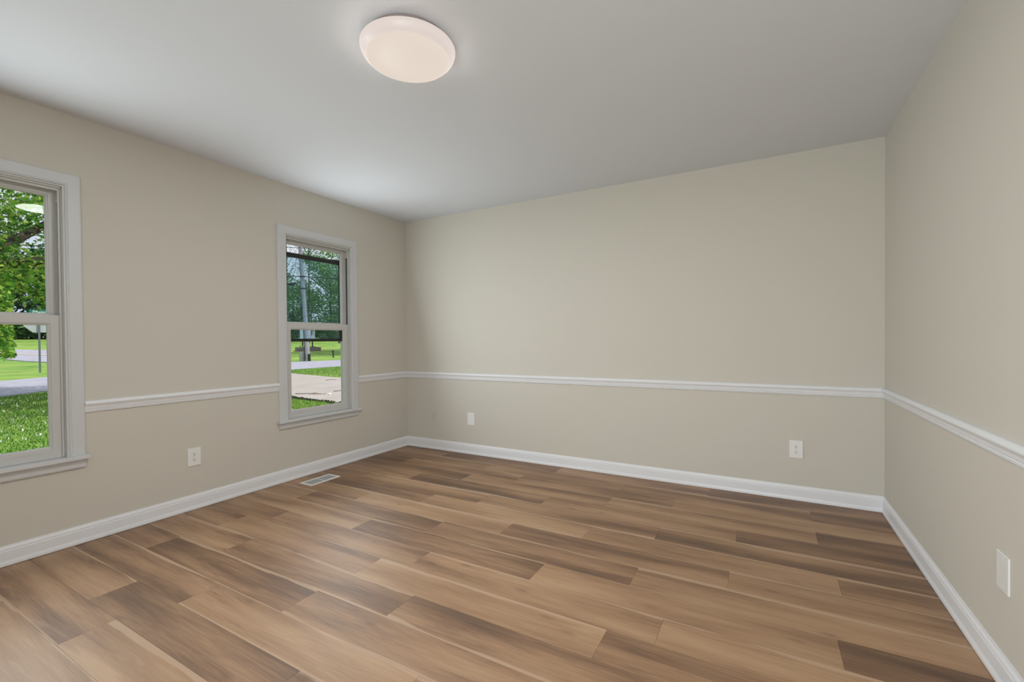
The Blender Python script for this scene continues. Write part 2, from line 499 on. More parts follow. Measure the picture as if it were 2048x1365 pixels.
tag(MB().box(0, W, YF, 0, -0.15, -0.0012).build('floor_slab', M_SOIL), 'dark slab under the plank floor', 'floor slab', kind='structure')

# ------------------------------------------------------------------ baseboards and chair rail
BB = [(0, 0.0025), (0.016, 0.0025), (0.016, 0.014), (0.0125, 0.026), (0.0115, 0.030), (0.0115, 0.076), (0.0095, 0.081), (0.0105, 0.085), (0.0085, 0.092), (0.005, 0.099), (0.004, 0.105), (0, 0.105)]
CR = [(0, 0.748), (0.006, 0.748), (0.008, 0.7505), (0.0085, 0.753), (0.0065, 0.7545), (0.010, 0.757), (0.0105, 0.760), (0.0085, 0.762), (0.0115, 0.768), (0.0125, 0.775),
      (0.0135, 0.781), (0.0185, 0.790), (0.0215, 0.796), (0.0215, 0.800), (0.017, 0.808), (0.012, 0.8125), (0.009, 0.814), (0, 0.814)]
def run_left(prof, ya, yb, mitre_b=False):
    """profile along y on the left wall"""
    r0 = [(d, ya, z) for d, z in prof]
    r1 = [(d, yb - (d if mitre_b else 0), z) for d, z in prof]
    return [r0, r1]
def run_back(prof):
    return [[(d, -d, z) for d, z in prof], [(W - d, -d, z) for d, z in prof]]
def run_right(prof):
    return [[(W - d, -d, z) for d, z in prof], [(W - d, YF, z) for d, z in prof]]
def trim(name, rings, label, cat):
    return tag(MB().sweep(rings).build(name, M_TRIM), label, cat, kind='structure')
trim('baseboard_left', run_left(BB, YF, 0, True), 'white baseboard under the two windows', 'baseboard')
trim('baseboard_back', run_back(BB), 'white baseboard along the long back wall', 'baseboard')
trim('baseboard_right', run_right(BB), 'white baseboard along the right wall', 'baseboard')
trim('trim_1', run_left(CR, YF, -3.493), 'white chair rail beyond the left window', 'chair rail')
trim('trim_2', run_left(CR, -2.683, -1.495), 'white chair rail between the two windows', 'chair rail')
trim('trim_3', run_left(CR, -0.69, 0, True), 'short white chair rail from right window to corner', 'chair rail')
trim('trim_4', run_back(CR), 'long white chair rail across the back wall', 'chair rail')
trim('trim_5', run_right(CR), 'white chair rail on the right wall', 'chair rail')

# ------------------------------------------------------------------ windows (local origin: wall face, middle of opening, floor level)
def make_window(name, yc, label, storm):
    root = empty(name, (0, yc, 0))
    tag(root, label, 'window', kind='structure')
    hw = 0.33                                     # half opening
    cw = 0.075
    # mitred casing, three sides, going down to the stool
    prof = [(0, 0), (0, 0.011), (0.003, 0.0155), (0.010, 0.0165), (0.055, 0.0165), (0.058, 0.0155), (0.060, 0.0195), (0.064, 0.0215), (0.068, 0.0195), (0.071, 0.014), (0.078, 0.012), (0.078, 0)]
    o, zb, zt = hw + cw, 0.508, 2.10
    rings = [[(d, -o + i, zb) for i, d in prof], [(d, -o + i, zt - i) for i, d in prof], [(d, o - i, zt - i) for i, d in prof], [(d, o - i, zb) for i, d in prof]]
    MB().sweep(rings).build('casing', M_CASE_SHADED, root)
    # stool and apron
    MB().box(-0.136, 0.0, -hw, hw, 0.487, 0.508).box(0.0, 0.045, -o - 0.014, o + 0.014, 0.487, 0.508, 0.004).build('stool', M_CASE_SHADED, root)
    ap = [(0, 0.434), (0.010, 0.434), (0.0145, 0.438), (0.0165, 0.444), (0.0165, 0.487), (0, 0.487)]
    MB().sweep([[(d, -o, z) for d, z in ap], [(d, o, z) for d, z in ap]]).build('apron', M_CASE_SHADED, root)
    # jamb liner with two sash channels
    j = MB()
    t = 0.006
    for sgn in (-1, 1):
        a, c = sorted((sgn * hw, sgn * (hw - t)))
        j.box(-0.136, 0.0, a, c, 0.508, Z1)
        for x in (-0.0165, -0.0545, -0.096):       # ribs between the channels
            a, c = sorted((sgn * (hw - t), sgn * (hw - t - 0.010)))
            j.box(x - 0.003, x + 0.003, a, c, 0.51, Z1 - 0.005, 0.001)
    j.box(-0.136, 0.0, -hw, hw, Z1 - 0.012, Z1)
    j.box(-0.020, -0.012, -hw + t, hw - t, Z1 - 0.026, Z1 - 0.012, 0.001)
    j.box(-0.060, -0.050, -hw + t, hw - t, Z1 - 0.024, Z1 - 0.012, 0.001)
    j.build('jamb', M_VINYL_SHADED, root)
    for sgn in (-1, 1):
        a, c = sorted((sgn * (hw - t - 0.0005), sgn * (hw - t - 0.002)))
        MB().box(-0.050, -0.022, a, c, 1.30, 1.935).build('balance_track', M_TRACK, root)
        a, c = sorted((sgn * (hw - t), sgn * (hw - t - 0.009)))
        MB().box(-0.050, -0.020, a, c, 1.935, Z1 - 0.012, 0.002).build('stop_block', M_VINYL_SHADED, root)
    def sash(nm, xf, th, z0, z1, stile, top, bot):
        """sash as four mitred-looking bars, glazing bead and a pane"""
        y = hw - t - 0.001
        f = MB()
        xb = xf - th
        f.box(xb, xf, -y, -y + stile, z0, z1, 0.002).box(xb, xf, y - stile, y, z0, z1, 0.002)
        f.box(xb, xf, -y + stile - 0.001, y - stile + 0.001, z1 - top, z1, 0.002).box(xb, xf, -y + stile - 0.001, y - stile + 0.001, z0, z0 + bot, 0.002)
        s_ = f.build(nm, M_VINYL_SHADED, root)
        g0, g1, h0, h1 = -y + stile, y - stile, z0 + bot, z1 - top
        bd = MB()
        p = [(0, 0), (0, 0.004), (-0.004, 0.010), (-0.016, 0.011), (-0.016, 0)]   # (x offset, inset)
        q = [[(xf - 0.004 + dx, g0 + i, h0 + i) for dx, i in p], [(xf - 0.004 + dx, g0 + i, h1 - i) for dx, i in p],
             [(xf - 0.004 + dx, g1 - i, h1 - i) for dx, i in p], [(xf - 0.004 + dx, g1 - i, h0 + i) for dx, i in p]]
        q.append(q[0])
        bd.sweep(q, True, False).build('glazing_bead', M_VINYL_SHADED, s_)
        MB().box(xf - 0.020, xf - 0.0165, g0 - 0.003, g1 + 0.003, h0 - 0.003, h1 + 0.003).build('pane', M_GLASS, s_)
        return s_
    sash('upper_sash', -0.060, 0.032, 1.262, 2.008, 0.036, 0.028, 0.045)
    lo = sash('lower_sash', -0.022, 0.030, 0.5085, 1.306, 0.046, 0.046, 0.056)
    MB().box(-0.0215, -0.0205, -0.27, 0.27, 0.545, 0.549).build('lift_rail', M_VINYL_SHADED, lo)
    lk = MB().box(-0.048, -0.028, -0.030, 0.030, 1.306, 1.311, 0.001)
    lk.tube([(-0.038, 0, 1.311), (-0.038, 0, 1.317)], 0.009, 16).box(-0.046, -0.030, -0.004, 0.028, 1.315, 1.320, 0.001)
    lk.build('sash_lock', M_VINYL_SHADED, lo)
    if storm:
        sp = MB()
        y0, y1, a, c = -0.3215, 0.3175, 1.148, 1.911
        x0, x1 = -0.122, -0.102
        sp.box(x0, x1, y0, y1, c - 0.038, c, 0.002).box(x0 + 0.006, x1 + 0.003, y0, y1, c - 0.030, c - 0.022, 0.001)
        sp.box(x0, x1, y0, y1, a, a + 0.026, 0.002)
        sp.box(x0, x1, y0, y0 + 0.022, a + 0.026, c - 0.038, 0.002).box(x0, x1, y1 - 0.022, y1, a + 0.026, c - 0.038, 0.002)
        fr = sp.build('storm_frame', M_BRONZE, root)
        fr['label'] = 'dark bronze frame of a half storm pane'
        pn = MB().box(-0.1135, -0.1105, y0 + 0.020, y1 - 0.020, a + 0.024, c - 0.036).build('storm_pane', M_SCREEN, fr)
        pn['label'] = 'hazy bluish storm pane'
    return root
make_window('window_1', -3.088, 'white double-hung window cut by the left edge, showing a maple and a stop sign', False)
make_window('window_2', -1.0925, 'white double-hung window near the corner, showing a utility pole through a storm pane', True)

# ------------------------------------------------------------------ outlets and plates: built facing +X at origin
def make_plate(mb, w_, h_, t=0.006):
    mb.box(0, t, -w_ / 2, w_ / 2, -h_ / 2, h_ / 2, 0.0025)
    return mb
def outlet(name, loc, rz, label, w_=0.082, h_=0.124, mat=None):
    mat = mat or M_PLATE
    root = empty(name, loc, rz)
    tag(root, label, 'outlet')
    make_plate(MB(), w_, h_).build('cover_plate', mat, root)
    for s_ in (-1, 1):
        z = s_ * 0.0195
        pts = []
        for k in range(32):
            a = 2 * PI * k / 32
            pts.append((0.0055, 0.0172 * math.cos(a), z + max(-0.0138, min(0.0138, 0.0172 * math.sin(a)))))
        r = MB().prism(pts, (0.0018, 0, 0)).build('receptacle', mat, root)
        sl = MB()
        sl.box(0.0068, 0.0076, -0.0078, -0.0052, z - 0.001, z + 0.0078).box(0.0068, 0.0076, 0.0050, 0.0072, z, z + 0.0068)
        sl.tube([(0.0068, 0, z - 0.0072), (0.0076, 0, z - 0.0072)], 0.0030, 14)
        sl.build('slots', M_DARK, r)
    MB().tube([(0.0055, 0, 0), (0.0070, 0, 0)], 0.003, 14).build('screw', M_METAL if mat is M_PLATE else mat, root)
    return root
outlet('wall_outlet', (0, -2.1175, 0.362), 0, 'white duplex outlet low on the wall between the two windows')
outlet('wall_outlet', (3.614, 0, 0.361), -PI / 2, 'white duplex outlet at the right end of the back wall')
outlet('wall_outlet', (0.361, 0, 0.350), -PI / 2, 'wall-coloured duplex outlet nearest the window corner on the back wall', 0.070, 0.114, M_CREAMPL)
def blank(loc, rz, label, w_, h_):
    root = empty('blank_plate', loc, rz)
    tag(root, label, 'wall plate')
    make_plate(MB(), w_, h_).build('cover_plate', M_PLATE, root)
    for s_ in (-1, 1):
        MB().tube([(0.0055, 0, s_ * h_ * 0.37), (0.0066, 0, s_ * h_ * 0.37)], 0.0028, 14).build('screw', M_PLATE, root)
blank((0.848, 0, 0.355), -PI / 2, 'white blank plate on the back wall near the window corner', 0.086, 0.123)
blank((W, -1.6745, 0.375), PI, 'white blank plate low on the right wall', 0.086, 0.121)

# ------------------------------------------------------------------ floor register
def floor_vent():
    root = empty('floor_vent', (0.212, -1.276, 0.0))
    tag(root, 'white metal floor register beside the left baseboard', 'vent')
    x, y, ix, iy = 0.072, 0.142, 0.050, 0.122
    p = [(0, 0), (0, 0.003), (0.004, 0.005), (0.018, 0.005), (0.022, 0.002), (0.022, 0)]
    c = lambda i, z: [(-x + i, -y + i, z), (x - i, -y + i, z), (x - i, y - i, z), (-x + i, y - i, z)]
    cs = [c(i, z) for i, z in p]
    rings = [[cs[k][n] for k in range(len(p))] for n in (0, 1, 2, 3, 0)]
    MB().sweep(rings, True, False).build('frame', M_VENT, root)
    MB().box(-ix, ix, -0.004, 0.004, 0.001, 0.0045, 0.0008).build('centre_bar', M_VENT, root)
    MB().box(-ix, ix, -iy, iy, 0.0002, 0.0008).build('duct', M_VENTIN, root)
    lv = MB()
    for k in range(26):
        yy = -iy + 0.007 + k * (2 * iy - 0.014) / 25
        if abs(yy) < 0.007: continue
        lv.sweep([[(-ix, yy - 0.0026, 0.001), (-ix, yy + 0.0010, 0.0042), (-ix, yy + 0.0022, 0.0042), (-ix, yy - 0.0014, 0.001)],
                  [(ix, yy - 0.0026, 0.001), (ix, yy + 0.0010, 0.0042), (ix, yy + 0.0022, 0.0042), (ix, yy - 0.0014, 0.001)]])
    lv.build('louvers', M_LOUVER, root)
floor_vent()

# ------------------------------------------------------------------ ceiling light
def ceiling_light():
    c = (2.0795, -2.2326, H)
    root = empty('ceiling_light', c)
    tag(root, 'round flush ceiling light glowing warm white', 'ceiling light')
    MB().lathe([(0.0, 0.0), (0.162, 0.0), (0.172, -0.003), (0.174, -0.027), (0.190, -0.030), (0.190, -0.033), (0.0, -0.033)], n=96).build('base_pan', plain('light_base_white', lin(150, 138, 136), 0.5), root, True)
    md = emit_mat('opal_diffuser', lin(236, 221, 207), 0.86)
    mr = emit_mat('opal_diffuser_rim', lin(238, 224, 217), 0.80)
    R = 0.2012
    prof = [(0.186, -0.0295), (R - 0.0025, -0.031), (R, -0.035), (R, -0.041), (R - 0.003, -0.051), (R - 0.010, -0.062), (R - 0.018, -0.070), (R - 0.0225, -0.0738)]
    MB().lathe(prof, n=96).build('diffuser_rim', mr, root, True)
    prof = [(R - 0.0225, -0.0738), (R - 0.0245, -0.0762), (R - 0.0275, -0.0770), (R - 0.031, -0.0757), (0.10, -0.078), (0.0, -0.079)]
    MB().lathe(prof, n=96).build('diffuser', md, root, True)
    l = add_light('ceiling_light_glow', 'AREA', 21, (0.98, 0.99, 0.98), (c[0], c[1], H - 0.084), (0, 0, -1), shape='DISK', size=0.38)
    for k in range(24):                                 # light spilling from the side of the diffuser
        a = 2 * PI * k / 24
        add_light('ceiling_light_side', 'POINT', 0.019, (1.0, 0.94, 0.88), (c[0] + .245 * math.cos(a), c[1] + .245 * math.sin(a), H - 0.062), (0, 0, -1), shadow_soft_size=0.03)
    return root
ceiling_light()

# ================================================================== OUTDOORS
GZ = -0.08
def hz(x, y):
    r = math.hypot(x - 3.4, y + 3.7)
    ks = [(0, GZ), (36, GZ), (41, 0.06), (46, 0.34), (52, 0.70), (85, 1.72), (100, 2.1), (140, 2.6)]
    for (a, za), (c, zc) in zip(ks[:-1], ks[1:]):
        if r <= c: return za + (zc - za) * (r - a) / (c - a)
    return ks[-1][1]

def terrain():
    xs = [2.0] + list(np.arange(-0.16, -30, -2.5)) + list(np.arange(-30, -126, -1.5))
    xs = [-0.138] + list(np.arange(-2.5, -30, -2.5)) + list(np.arange(-30, -120, -1.5))
    ys = list(np.arange(-60, 110, 1.5))
    bm = bmesh.new()
    g = [[bm.verts.new((x, y, hz(x, y))) for y in ys] for x in xs]
    for i in range(len(xs) - 1):
        for k in range(len(ys) - 1):
            f = bm.faces.new((g[i][k], g[i + 1][k], g[i + 1][k + 1], g[i][k + 1])); f.smooth = True
    me = bpy.data.meshes.new('lawn'); bm.to_mesh(me); bm.free()
    return link_mesh('lawn', me, M_LAWN)
tag(terrain(), 'green mown lawn outside the windows', 'lawn', kind='structure')
tag(MB().box(-0.16, 60, -60, YF - 0.13, GZ - 0.05, GZ).box(-0.16, 60, 0.13, 60, GZ - 0.05, GZ).box(W + 0.13, 60, YF - 0.13, 0.13, GZ - 0.05, GZ).build('yard', M_LAWN), 'grass yard around the other sides of the house', 'lawn', kind='structure')

def resample(pts, n):
    pts = [np.array(p, float) for p in pts]
    d = [0]
    for a, c in zip(pts[:-1], pts[1:]): d.append(d[-1] + np.linalg.norm(c - a))
    out = []
    for t in np.linspace(0, d[-1], n):
        i = min(len(d) - 2, max(0, int(np.searchsorted(d, t) - 1)))
        u = (t - d[i]) / (d[i + 1] - d[i])
        out.append(pts[i] * (1 - u) + pts[i + 1] * u)
    return out
def strip(name, a, c, n, m, dz, mat, parent=None, th=0.06):
    A, B_ = resample(a, n), resample(c, n)
    bm = bmesh.new()
    g = []
    for p, q in zip(A, B_):
        g.append([bm.verts.new((*(p * (1 - t) + q * t), hz(*(p * (1 - t) + q * t)) + dz)) for t in np.linspace(0, 1, m)])
    for i in range(n - 1):
        for k in range(m - 1):
            bm.faces.new((g[i][k], g[i + 1][k], g[i + 1][k + 1], g[i][k + 1]))
    r = bmesh.ops.extrude_face_region(bm, geom=list(bm.faces))
    for v in [e for e in r['geom'] if isinstance(e, bmesh.types.BMVert)]: v.co.z -= th
    bmesh.ops.recalc_face_normals(bm, faces=bm.faces)
    me = bpy.data.meshes.new(name); bm.to_mesh(me); bm.free()
    return link_mesh(name, me, mat, parent)
tag(strip('side_street', [(-9, -14), (-10.8, -6), (-12.0, -0.5), (-12.8, 0.5), (-14.3, 5.5), (-14.76, 8.8), (-14.85, 11.6), (-14.6, 18), (-12, 40)],
          [(-15.5, -14), (-17.3, -6), (-18.45, 0.86), (-19.6, 2.36), (-21.2, 8.0), (-21.5, 13.4), (-20.8, 16.5), (-19.5, 24), (-17, 40)], 60, 8, 0.02, M_STREET), 'grey side street crossing behind the near lawn', 'street', kind='structure')
mr_ = tag(strip('main_road', [(-70, -4), (-44, 4.0), (-38.7, 5.2), (-34.6, 6.1), (-28, 7.2), (-20.9, 7.2)],
          [(-80, 3), (-52, 4.6), (-48, 7.0), (-44.5, 10.2), (-36, 13.0), (-21.2, 12.0)], 50, 14, 0.05, M_STREET, None, 0.12), 'far grey road beyond the stop sign', 'road', kind='structure')
strip('centre_line', [(-62, 0.9), (-47.5, 4.6), (-42.5, 6.6), (-38.0, 8.6), (-30.0, 9.8)], [(-62.3, 1.5), (-47.7, 5.0), (-42.7, 7.0), (-38.1, 9.0), (-30.0, 10.2)], 30, 2, 0.075, M_YELLOW, mr_, 0.02)
tag(strip('concrete_driveway', [(-14.2, 3.4), (-5.8, 2.6), (-4.07, 2.37), (0.6, 1.75)], [(-14.6, 7.9), (-12.47, 7.2), (-8.87, 6.55), (0.6, 4.8)], 24, 6, 0.015, M_DRIVE), 'pale concrete driveway outside the window near the corner', 'driveway', kind='structure')
b = MB()
for k in range(130):
    t = k / 129
    x = -8.4 + t * 5.2
    y = 2.84 - (x + 8.4) / 4.33 * 0.47
    s_ = random.uniform(0.02, 0.055)
    b.lathe([(s_, -0.02), (s_ * 0.7, 0.025), (s_ * 0.2, 0.035)], (x + random.uniform(-.12, .12), y - 0.05 + random.uniform(-.10, .06), GZ + 0.0), 7, True)
tag(b.build('soil_edge', M_SOIL), 'crumbled dark soil along the near driveway edge', 'soil', kind='stuff')

# grass blades and clover where the windows look down on the near lawn
def blades(name, pts, hmin, hmax, wd, mat):
    n = len(pts)
    a = RNG.uniform(0, 2 * PI, n); h = RNG.uniform(hmin, hmax, n)
    lean = RNG.uniform(0.1, 0.6, n) * h; la = RNG.uniform(0, 2 * PI, n)
    base = np.column_stack([pts, np.full(n, GZ - 0.004)])
    dx = np.column_stack([np.cos(a), np.sin(a), np.zeros(n)]) * (wd * RNG.uniform(.6, 1.3, n))[:, None]
    ld = np.column_stack([np.cos(la) * lean, np.sin(la) * lean, h])
    mid = base + ld * np.array([.35, .35, .62])
    v = np.stack([base - dx, base + dx, mid + dx * .75, base + ld, mid - dx * .75], 1).reshape(-1, 3)
    return np_mesh(name, v, 5, mat)
def scatter(n, x0, x1, y0, y1, keep):
    p = np.column_stack([RNG.uniform(x0, x1, n), RNG.uniform(y0, y1, n)])
    return p[np.array([keep(x, y) for x, y in p])]
def on_drive(x, y):
    near = 2.84 - (x + 8.4) * 0.115
    return near < y < near + 4.6 if x > -14 else False
def on_street(x, y):
    xe = -12.0 - max(0, y + 0.5) * 0.42 if y < 5.5 else -14.6
    return x < xe + 0.05
near1 = scatter(52000, -12.6, -3.2, -3.2, 1.6, lambda x, y: not on_street(x, y))
near2 = scatter(16000, -7.5, -2.6, 0.6, 3.1, lambda x, y: y < 2.80 - (x + 8.4) * 0.105)
near3 = scatter(22000, -14.9, -8.5, 5.9, 11.5, lambda x, y: not on_street(x, y) and y > 6.5 - (x + 8.87) * 0.19)
rest = scatter(70000, -12.6, -0.3, -9.5, 2.6, lambda x, y: not on_street(x, y) and y < 2.80 - (x + 8.4) * 0.105 and not (-12.6 < x < -3.2 and -3.2 < y < 1.6))
pts = np.vstack([near1, near2, near3, rest])
tag(blades('grass', pts, 0.012, 0.045, 0.0055, M_GRASSB), 'short grass blades and weeds on the near lawn', 'grass', kind='stuff')
cl = scatter(900, -11.5, -3.4, -3.0, 1.4, lambda x, y: not on_street(x, y))
tag(blades('clover_flowers', cl, 0.03, 0.045, 0.012, M_PEBBLE), 'tiny white clover flowers scattered in the near lawn', 'clover', kind='stuff')

# leaves and trees
T_MAPLE = np.array([(0, 0), (.30, -.02), (.26, .22), (.52, .42), (.22, .52), (0, 1.0), (-.22, .52), (-.52, .42), (-.26, .22), (-.30, -.02)])
T_LEAF = np.array([(0, 0), (.32, .35), (.22, .75), (0, 1.0), (-.22, .75), (-.32, .35)])
def leaves(name, cen, size, tmpl, mat, parent, updir=0.45):
    n, k = len(cen), len(tmpl)
    nor = RNG.normal(size=(n, 3)); nor[:, 2] = np.abs(nor[:, 2]) + updir; nor /= np.linalg.norm(nor, axis=1)[:, None]
    a = RNG.normal(size=(n, 3)); a[:, 2] -= 0.5
    a -= nor * (a * nor).sum(1)[:, None]; a /= np.linalg.norm(a, axis=1)[:, None]
    c = np.cross(nor, a)
    s_ = size * RNG.uniform(.65, 1.3, n)
    v = cen[:, None, :] + s_[:, None, None] * (tmpl[None, :, 0, None] * c[:, None, :] + (tmpl[None, :, 1, None] - .5) * a[:, None, :])
    return np_mesh(name, v.reshape(-1, 3), k, mat, parent)
def blob(n, c, r, shell=0.45):
    d = RNG.normal(size=(n, 3)); d /= np.linalg.norm(d, axis=1)[:, None]
    rad = RNG.uniform(shell, 1, n) ** 0.6
    return np.array(c) + d * rad[:, None] * np.array(r)

def maple():
    base = Vector((-9.6, -2.3, GZ))
    root = empty('maple_tree', base)
    tag(root, 'leafy maple tree filling the left window', 'tree')
    tr = MB()
    tr.tube([(0, 0, 0), (0.05, 0.05, 0.6), (0.0, 0.15, 1.6), (-0.1, 0.3, 2.7)], [0.34, 0.25, 0.22, 0.2], 14)
    tr.build('trunk', M_BARK, root, True)
    limbs = []
    lm = MB()
    def limb(p):
        n = len(p)
        lm.tube(p, [0.13 * (1 - .75 * i / (n - 1)) for i in range(n)], 9); limbs.append(p)
    limb([(-0.1, 0.3, 2.5), (-0.9, 1.6, 3.3), (-1.5, 2.7, 4.3), (-1.9, 3.6, 5.4)])
    limb([(0, .25, 2.2), (1.0, 1.2, 2.7), (1.6, 2.2, 2.9), (2.0, 3.0, 2.7)])
    limb([(-0.1, 0.3, 2.6), (0.5, 0.6, 4.0), (0.9, 1.4, 5.6), (1.0, 1.8, 6.8)])
    limb([(-0.1, .3, 2.6), (-0.8, -.6, 4.0), (-1.2, -1.4, 5.5)])
    limb([(0, .2, 2.3), (-1.4, 0.2, 3.0), (-2.6, 0.6, 3.6), (-3.2, 1.0, 3.6)])
    limb([(0, .1, 2.1), (.8, -.9, 3.0), (1.5, -1.8, 3.6)])
    limb([(0, .15, 1.7), (1.0, 0.3, 1.9), (1.6, 0.45, 1.8), (1.9, 0.5, 1.5)])
    lm.build('limbs', M_BARK, root, True)
    cs = []
    for p in limbs:
        for i, q in enumerate(p[1:]):
            for k in range(5):
                c = np.array(q) + RNG.normal(size=3) * np.array([.7, .7, .5])
                cs.append(blob(int(RNG.uniform(220, 360)), c, np.array([.75, .75, .38]) * RNG.uniform(.7, 1.2), .1))
    for k in range(78):                                 # outer crown, thinner towards the top
        th = RNG.uniform(0, 2 * PI); zz = RNG.uniform(2.4, 8.2); rr = 3.9 * math.sqrt(max(0.05, 1 - ((zz - 4.6) / 4.2) ** 2)) * RNG.uniform(.5, 1)
        cs.append(blob(int(RNG.uniform(160, 300)), (math.cos(th) * rr - .3, math.sin(th) * rr + .5, zz), np.array([.8, .8, .35]) * RNG.uniform(.7, 1.2), .1))
    for k in range(54):                                 # high boughs, mostly out of view, added to shade the near lawn
        c = (RNG.uniform(-2.2, 2.2), RNG.uniform(1.2, 5.4), RNG.uniform(5.0, 7.6))
        cs.append(blob(int(RNG.uniform(150, 260)), c, np.array([.8, .8, .35]), .1))
    for k in range(20):                                 # boughs hanging low at the street side
        c = (RNG.uniform(1.6, 3.0), RNG.uniform(.6, 1.55), RNG.uniform(1.0, 2.0))
        cs.append(blob(int(RNG.uniform(120, 200)), c, np.array([.5, .45, .3]), .1))
    P = np.vstack(cs)
    wx, wy = P[:, 0] + base.x, P[:, 1] + base.y
    hem = 2.15 + .15 * np.sin(wy * 3.1) + .1 * np.sin(wx * 5.0)        # the crown's hem, hanging lower away from the street corner
    P = P[(P[:, 2] > hem) | (wy < -3.72 + .224 * (3.42 - wx))]
    P = P[P[:, 2] > 1.0]
    leaves('foliage', P, 0.08, T_MAPLE, M_LEAF, root)
maple()

def back_tree(x, y, h, r, label, mat, group='trees beyond the far lawn', n=2600, lsz=0.42, open_=0.0, low=0.12, name='tree', tw=0.02):
    z = hz(x, y)
    root = empty(name, (x, y, z))
    tag(root, label, 'tree', group)
    tr = MB().tube([(0, 0, -0.1), (0.1, 0, h * .25), (0, 0.15, h * .6), (0, 0, h * .9)], [tw * h, tw * .78 * h, tw * .45 * h, 0.02], 8)
    for k in range(6):
        a = RNG.uniform(0, 2 * PI); zz = h * RNG.uniform(.25, .65)
        tr.tube([(0, 0.05, zz), (math.cos(a) * r * .5, math.sin(a) * r * .5, zz + h * .14), (math.cos(a) * r * .85, math.sin(a) * r * .85, zz + h * .2)], [tw * .3 * h, tw * .2 * h, .015], 6)
    tr.build('trunk', M_BARK, root, True)
    cs = []
    nb = 46
    for k in range(nb if low > .05 else nb + 16):
        t = ((k + .5) / nb) if k < nb else RNG.uniform(0, .2)
        zz = h * (low + (1 - low) * t)
        prof = math.sin(PI * min(1, (0.18 + 0.82 * t)) ** 0.9) ** 0.6 if t < 1 else 0.1
        rr = r * max(.15 if low > .05 else .8, prof) * RNG.uniform(.25, .95)
        a = RNG.uniform(0, 2 * PI)
        sc = r * RNG.uniform(.25, .42) * (1 - .45 * open_)
        cs.append(blob(int(n / nb), (math.cos(a) * rr, math.sin(a) * rr, zz), (sc, sc, sc * .7), .15))
    leaves('foliage', np.vstack(cs), lsz, T_LEAF, mat, root)
def dirpt(t, r):
    """point at plan distance r from the house along bearing t (degrees from -x towards +y)"""
    return 3.4 - r * math.cos(math.radians(t)), -3.7 + r * math.sin(math.radians(t))
# left window: dark tree belt at the far lawn's end
for i, (t, r, h, rd) in enumerate([(4, 92, 13, 5.5), (8.5, 88, 12, 5), (12, 90, 14, 5.5), (15.5, 88, 12.5, 5.2), (19.5, 92, 15, 6), (23.5, 90, 14, 6)]):
    x, y = dirpt(t, r)
    back_tree(x, y, h, rd, 'dark green tree in the belt behind the far road, seen in the left window', M_LEAFD, 'tree belt behind the far road', low=0.02, n=6500, lsz=.45)
# past the left end of the view
for i, (t, r, h, rd) in enumerate([(-24, 88, 13, 6), (-17, 90, 14, 6), (-10, 88, 13, 6), (-3, 90, 14, 6)]):
    x, y = dirpt(t, r)
    back_tree(x, y, h, rd, 'dark green tree in the belt continuing past the left edge of the view', M_LEAFD, 'tree belt past the left edge', low=0.02, n=2600, lsz=.6)
# between the two windows
for i, (t, r, h, rd) in enumerate([(27.5, 92, 14, 6), (31, 90, 13, 6)]):
    x, y = dirpt(t, r)
    back_tree(x, y, h, rd, 'dark green tree in the belt between what the two windows show', M_LEAFD, 'tree belt between the window views', low=0.02, n=1800)
# right window
x, y = dirpt(38.6, 76); back_tree(x, y, 13.5, 4.6, 'broad round bluish green tree right of the utility pole', M_LEAFM, None, 6500, 0.34, 0, .03)
x, y = dirpt(34.6, 80); back_tree(x, y, 9.8, 4.2, 'lower yellowish green tree left of the utility pole', M_LEAFM, None, 4200, 0.34, 0, .03)
x, y = dirpt(41.2, 78); back_tree(x, y, 10.5, 4.4, 'round green tree at the right edge of the right window', M_LEAFM, None, 4200, 0.34, 0, .03)
x, y = dirpt(39.6, 60); back_tree(x, y, 18.5, 3.9, 'tall airy tree rising over the round tree in the right window', M_LEAFD, None, 5200, 0.17, .35, .34, tw=.008)
x, y = dirpt(36.3, 62); back_tree(x, y, 19.5, 3.6, 'tall thin-leaved tree right behind the utility pole', M_LEAFD, None, 2600, 0.16, .3, .3, tw=.006)
x, y = dirpt(34.0, 66); back_tree(x, y, 18.5, 3.6, 'sparse tall tree left of the utility pole against the sky', M_LEAFD, None, 1700, 0.16, .3, .3, tw=.006)
for i, (t, r, h, rd) in enumerate([(33, 96, 9, 5), (36.5, 97, 10, 5), (40, 97, 11, 5.5), (43.5, 96, 11, 5.5), (47, 94, 12, 6)]):
    x, y = dirpt(t, r)
    back_tree(x, y, h, rd, 'dark tree in the hazy row at the very end of the lawn, right window', M_LEAFD, 'far row of trees behind the church sign', low=0.0)
x, y = -25.8, 26.2; back_tree(x, y, 11, 4.6, 'near shade tree at the right edge of the right window', M_LEAFM, None, 9500, 0.26, 0, .36, tw=.012)

